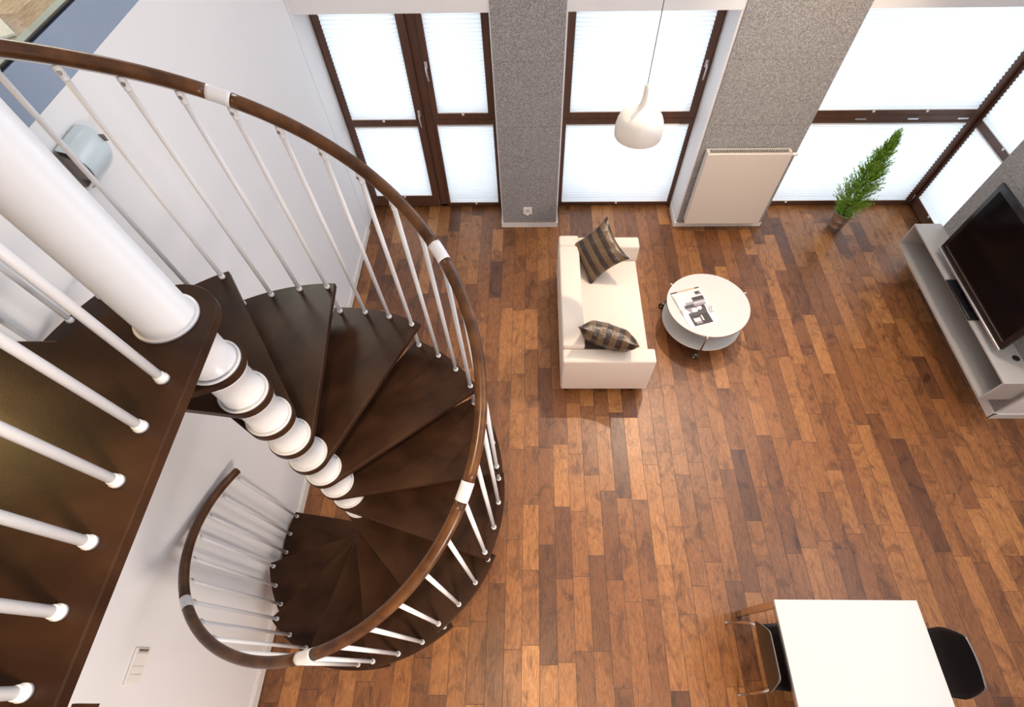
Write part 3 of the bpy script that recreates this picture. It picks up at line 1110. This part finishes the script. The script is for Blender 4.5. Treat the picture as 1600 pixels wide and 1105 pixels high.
ol = empty('wall_outlet', (-0.066, 5.188, 0.262), 'white power socket low on the narrow grey pier', 'power socket')
MB().box(-0.055, 0.055, -0.010, -0.0005, -0.052, 0.052, b=0.003).build('cover_plate', 'plastic', ol)
sk = MB().box(-0.026, 0.026, -0.012, -0.009, -0.026, 0.026, b=0.002)
sk.build('socket_insert', 'plastic', ol)
rg_ = MB()
pts = [(0.019 * math.cos(2 * PI * i / 24), -0.0125, 0.019 * math.sin(2 * PI * i / 24)) for i in range(25)]
rg_.tube(pts, 0.0018, 6)
rg_.tube([(0, -0.012, 0.009), (0, -0.019, 0.009)], 0.0035, 8)
rg_.build('socket_ring', 'dark', ol)
MB().box(-0.018, 0.018, -0.022, -0.010, -0.062, -0.046, b=0.004).build('plug_tab', 'plastic', ol)

sw = empty('light_switch', (XL, 0.003, 1.44), 'white triple light switch plate on the left wall below the landing', 'light switch')
MB().box(0.0005, 0.011, -0.090, 0.090, -0.055, 0.055, b=0.003).build('cover_plate', 'plastic', sw)
for ya, yb in ((0.004, 0.064), (-0.036, -0.001), (-0.078, -0.041)):
    MB().box(0.010, 0.017, ya, yb, -0.040, 0.040, b=0.002).build('rocker', 'plastic', sw)
MB().box(0.0005, 0.014, 0.070, 0.084, -0.040, 0.040, b=0.002).build('indicator_strip', 'satin', sw)

sc = empty('wall_lamp', (XL, 2.045, 3.0), 'pale blue curved glass wall lamp on the white wall under the mezzanine edge', 'wall lamp')
# curved shade: profile in x-z extruded along the wall
pf = [(0.012, 0.10), (0.045, 0.098), (0.085, 0.078), (0.112, 0.035), (0.114, -0.015), (0.095, -0.06), (0.06, -0.088), (0.03, -0.098)]
vs, fs = [], []
ny_ = 9
for j in range(ny_):
    y = -0.0 + 0.245 * j / (ny_ - 1)
    k = 1.0 if j < ny_ - 3 else (0.97, 0.88, 0.62)[j - ny_ + 3]
    for q in range(len(pf)):
        a, b_ = pf[q]
        vs.append((a * k, y, b_ * (0.65 + 0.35 * k)))
for j in range(ny_ - 1):
    for q in range(len(pf) - 1):
        a = j * len(pf) + q
        fs.append((a, a + 1, a + len(pf) + 1, a + len(pf)))
sh = MB().add(vs, fs, 0, True)
sh.f.append(tuple((ny_ - 1) * len(pf) + q for q in range(len(pf)))); sh.mi.append(0); sh.sm.append(False)
so = sh.build('lamp_shade', 'sconce', sc)
md = so.modifiers.new('thick', 'SOLIDIFY')
md.thickness = 0.005
md.offset = -1
md2 = so.modifiers.new('sub', 'SUBSURF')
md2.levels = md2.render_levels = 1
MB().box(0.0005, 0.02, 0.004, 0.20, -0.09, 0.09, b=0.004).build('back_plate', 'sconce_metal', sc)
MB().prism([(0.02, -0.045), (0.06, -0.05), (0.085, -0.02), (0.078, 0.02), (0.055, 0.05), (0.02, 0.075)], 0.006, 0.011, axis='y').build('end_plate', 'sconce_metal', sc)
MB().box(0.088, 0.116, 0.205, 0.213, 0.018, 0.05, b=0.002).build('clip', 'sconce_metal', sc)

# ------------------------------------------------------------------ television wall
TC = (4.40, 2.368, 4.535, 0.281, 0.575)
cab = empty('tv_cabinet', (4.55, 3.45, 0.281), 'long light grey open wall-hung cabinet under the television', 'tv cabinet')
cx0, cx1, cy0, cy1, ch = -0.15, 0.1515, 2.368 - 3.45, 4.535 - 3.45, 0.294
T = 0.018
MB().box(cx0, cx1, cy0, cy1, ch - T, ch, b=0.0015).build('top_board', 'cab', cab)
MB().box(cx0, cx1, cy0, cy1, 0, T, b=0.0015).build('bottom_board', 'cab', cab)
MB().box(cx0, cx1, cy0, cy0 + T, T, ch - T).build('side_board', 'cab', cab)
MB().box(cx0, cx1, cy1 - T, cy1, T, ch - T).build('side_board', 'cab', cab)
MB().box(cx1 - 0.012, cx1, cy0 + T, cy1 - T, T, ch - T).build('back_board', 'cab_shade', cab)
for (gx, gy, gz, ax) in ((cx1 - 0.014, 2.79 - 3.45, 0.10, 'x'),):
    g_ = MB().tube([(gx, gy, gz), (gx + 0.004, gy, gz)], 0.03, 20)
    g_.build('cable_grommet', 'black', cab)
MB().lathe([(0.034, 0), (0.034, 0.004), (0.028, 0.006)], (0.092, 2.655 - 3.45, ch), 20).build('cable_grommet', 'black', cab)

tv = empty('television', (4.50, 3.385, 0.575), 'large black flat-screen television with a silver lower edge standing on the grey cabinet', 'television')
ty0, ty1, tz0, tz1 = 2.695 - 3.385, 4.072 - 3.385, 0.085, 0.862
MB().box(-0.062, -0.028, ty0, ty1, tz0, tz1, b=0.006).build('bezel', 'gloss_black', tv)
MB().box(-0.0635, -0.0615, ty0 + .055, ty1 - .055, tz0 + .075, tz1 - .055).build('screen', 'screen', tv)
bk = MB()
yy0, yy1 = ty0 + 0.02, ty1 - 0.02
vs = [(-0.03, yy0, tz0 + .02), (-0.03, yy1, tz0 + .02), (-0.03, yy1, tz1 - .012), (-0.03, yy0, tz1 - .012),
      (0.055, yy0 + .12, tz0 + .12), (0.055, yy1 - .12, tz0 + .12), (0.055, yy1 - .12, tz1 - .09), (0.055, yy0 + .12, tz1 - .09)]
bk.add(vs, [(0, 1, 2, 3), (4, 7, 6, 5), (0, 4, 5, 1), (1, 5, 6, 2), (2, 6, 7, 3), (3, 7, 4, 0)]).build('rear_housing', 'black', tv)
MB().box(-0.072, -0.040, ty0, ty1, tz0 - 0.022, tz0 + 0.002, b=0.006).build('silver_edge', 'satin', tv)
MB().box(-0.0655, -0.063, ty0 + .055, ty1 - .055, tz0 + .055, tz0 + .060).build('speaker_line', 'sconce_metal', tv)
MB().box(-0.02, 0.02, -0.12, 0.12, 0.012, tz0 + .1, b=0.004).build('stand_neck', 'black', tv)
MB().box(-0.118, 0.115, -0.268, 0.272, 0.0005, 0.020, b=0.006).build('stand_foot', 'gloss_black', tv)

# ------------------------------------------------------------------ potted cypress
PT = (3.962, 5.125)
pp = empty('potted_cypress', (PT[0], PT[1], 0), 'small feathery green cypress in a round metal pot by the window', 'potted plant')
prof = [(0.066, 0.0), (0.068, 0.004), (0.074, 0.06), (0.0765, 0.063), (0.0765, 0.069), (0.075, 0.072), (0.084, 0.150), (0.0865, 0.153), (0.0865, 0.160),
        (0.085, 0.163), (0.094, 0.243), (0.097, 0.246), (0.097, 0.251), (0.091, 0.251), (0.088, 0.21)]
MB().lathe([(r * 1.17, z * 1.08) for r, z in prof], seg=48, closed=False).lathe([(0.001, 0.003), (0.077, 0.003)], seg=48, closed=False).build('plant_pot', 'pot', pp)
MB().lathe([(0.002, 0.242), (0.055, 0.238), (0.1035, 0.232)], seg=32, closed=False).build('soil', 'soil', pp)
MB().tube([(0, 0, 0.21), (0.004, 0.002, 0.6), (-0.002, 0.0, 1.1)], [0.011, 0.008, 0.003], 8).build('stem', 'stem', pp)
fo = MB()
rnd = random.Random(5)


def env(t):
    """crown radius over height fraction"""
    if t < 0.10:
        return 0.175 + 0.6 * t
    return 0.235 * (1 - (t - 0.10) / 0.90) ** 0.60 * (1 - 0.22 * t) + 0.012


H0, H1 = 0.235, 1.27
for b_ in range(760):
    t = rnd.random() ** 1.12
    base = H0 + (H1 - H0) * t * 0.90
    an = rnd.random() * 2 * PI
    R = env(t) * rnd.uniform(0.55, 1.12)
    rise = rnd.uniform(0.07, 0.19) * (1.15 - 0.4 * t)
    p0 = Vector((0, 0, base))
    p1 = Vector((R * math.cos(an), R * math.sin(an), base + rise))
    if t < 0.06 and rnd.random() < .4:
        p1.z = base + rnd.uniform(-0.02, 0.06)
    side = Vector((-math.sin(an), math.cos(an), 0))
    nseg = 9
    for q in range(nseg):
        s = 0.25 + 0.75 * (q + rnd.random()) / nseg
        c = p0.lerp(p1, s)
        c.z += 0.04 * s * s * 0.5
        for w_ in range(3):
            d = ((p1 - p0).normalized() * rnd.uniform(.4, 1) + side * rnd.uniform(-.9, .9) + Vector((rnd.uniform(-.3, .3), rnd.uniform(-.3, .3), rnd.uniform(0.1, .9)))).normalized()
            l = rnd.uniform(0.016, 0.040)
            wd = rnd.uniform(0.0020, 0.0036)
            nrm = d.cross(Vector((rnd.uniform(-1, 1), rnd.uniform(-1, 1), rnd.uniform(-1, 1)))).normalized() * wd
            fo.add([c - nrm * 0.6, c + nrm * 0.6, c + d * l * .55 + nrm, c + d * l, c + d * l * .55 - nrm], [(0, 1, 2, 3, 4)])
fo.build('foliage', 'leaf', pp)

# ------------------------------------------------------------------ dining table and chairs
TZ = 0.745
DT = (2.20, -0.33)
tx0, tx1 = 0, 0
k_ = (4.4 - TZ) / (4.4 - 0.7216)
tx0, tx1, ty1_ = 1.737 * k_, 2.752 * k_, 0.455 * k_
ty0_ = ty1_ - 1.65
cxm, cym = (tx0 + tx1) / 2, (ty0_ + ty1_) / 2
dt = empty('dining_table', (cxm, cym, 0), 'white rectangular dining table with chrome legs, bottom right of the photo', 'dining table')
hx, hy = (tx1 - tx0) / 2, (ty1_ - ty0_) / 2
MB().box(-hx, hx, -hy, hy, TZ - 0.026, TZ, b=0.002).build('tabletop', 'table_white', dt)
ap = MB()
for a in ((-hx + .03, hx - .03, hy - .035, hy - .012), (-hx + .03, hx - .03, -hy + .012, -hy + .035), (-hx + .012, -hx + .035, -hy + .03, hy - .03), (hx - .035, hx - .012, -hy + .03, hy - .03)):
    ap.box(*a, TZ - 0.075, TZ - 0.027)
ap.build('apron', 'satin', dt)
for sx_ in (-1, 1):
    for sy_ in (-1, 1):
        x, y = sx_ * (hx - 0.026), sy_ * (hy - 0.026)
        lg = MB().box(x - 0.024, x + 0.024, y - 0.024, y + 0.024, 0.012, TZ - 0.026, b=0.002).build('leg', 'chrome', dt)
        MB().lathe([(0.018, 0), (0.018, 0.012)], (x, y, 0), 16).build('leveling_foot', 'black', lg)


def dining_chair(loc, rz, label):
    """local: +x towards the table, origin under the backrest"""
    root = empty('dining_chair', loc, label, 'chair', 'moulded dining chairs at the white table', rz)
    # shell profile (x, z, half width)
    P = [(-0.028, 0.812, 0.136), (-0.031, 0.806, 0.152), (-0.034, 0.785, 0.168), (-0.036, 0.745, 0.187), (-0.035, 0.700, 0.205), (-0.031, 0.650, 0.221), (-0.024, 0.600, 0.230),
         (-0.008, 0.550, 0.226), (0.022, 0.505, 0.218), (0.070, 0.470, 0.216), (0.130, 0.454, 0.222), (0.210, 0.450, 0.232), (0.310, 0.455, 0.232), (0.390, 0.455, 0.215), (0.425, 0.440, 0.190)]
    N = 14
    vs, fs = [], []
    for i, (x, z, hw) in enumerate(P):
        back = max(0.0, min(1.0, (z - 0.5) / 0.2))
        for j in range(N + 1):
            q = -1 + 2 * j / N
            # curved wrap of the back, slight dish of the seat
            vs.append((x + back * 0.004 * (q * q), hw * q * (1 - 0.02 * q * q), z + (1 - back) * 0.014 * q * q - back * 0.010 * q * q))
    for i in range(len(P) - 1):
        for j in range(N):
            a = i * (N + 1) + j
            fs.append((a, a + 1, a + N + 2, a + N + 1))
    thick = 0.009
    mb = MB().add(vs, fs, 0, True)
    vs2 = []
    for i, (x, z, hw) in enumerate(P):
        a, c = P[max(i - 1, 0)], P[min(i + 1, len(P) - 1)]
        d = Vector((c[0] - a[0], c[1] - a[1])).normalized()
        nx_, nz_ = d.y, -d.x
        for j in range(N + 1):
            v = vs[i * (N + 1) + j]
            vs2.append((v[0] + nx_ * thick, v[1], v[2] + nz_ * thick))
    # underside/rear skin in brown veneer
    mb.add(vs2, [tuple(reversed(f)) for f in fs], 1, True)
    n1 = (N + 1) * len(P)
    rim = [j for j in range(N + 1)] + [(i + 1) * (N + 1) - 1 for i in range(1, len(P))] + \
          [(len(P) - 1) * (N + 1) + j for j in range(N - 1, -1, -1)] + [i * (N + 1) for i in range(len(P) - 2, 0, -1)]
    for a, c in zip(rim, rim[1:] + rim[:1]):
        mb.f.append((a, c, c + n1, a + n1))
        mb.mi.append(2)
        mb.sm.append(False)
    mb.build('seat_shell', ['seat_black', 'shell_brown', 'sconce_metal'], root)
    for s in (-1, 1):
        y = s
        MB().tube([(0.13, y * 0.15, 0.440), (0.09, y * 0.185, 0.450), (0.035, y * 0.210, 0.45), (0.002, y * 0.226, 0.42), (-0.022, y * 0.260, 0.012)], 0.0095, 12).build('leg', 'chrome', root)
        MB().tube([(0.34, y * 0.150, 0.438), (0.365, y * 0.18, 0.43), (0.385, y * 0.20, 0.39), (0.43, y * 0.235, 0.012)], 0.0095, 12).build('leg', 'chrome', root)
    for xa, ya, za in ((0.13, 0.15, 0.440), (0.34, 0.15, 0.436)):
        MB().tube([(xa, -ya, za), (xa, ya, za)], 0.0085, 10).build('cross_bar', 'chrome', root)
    for (x, y) in ((-0.022, 0.260), (-0.022, -0.260), (0.43, 0.235), (0.43, -0.235)):
        MB().lathe([(0.012, 0), (0.012, 0.014)], (x, y, 0), 12).build('foot_cap', 'satin', root)
    return root


dining_chair((1.652, 0.098, 0), 0.0, 'moulded dining chair left of the white table, its dark brown back towards the staircase')
dining_chair((2.905, 0.068, 0), PI, 'black moulded dining chair at the far right side of the white table')
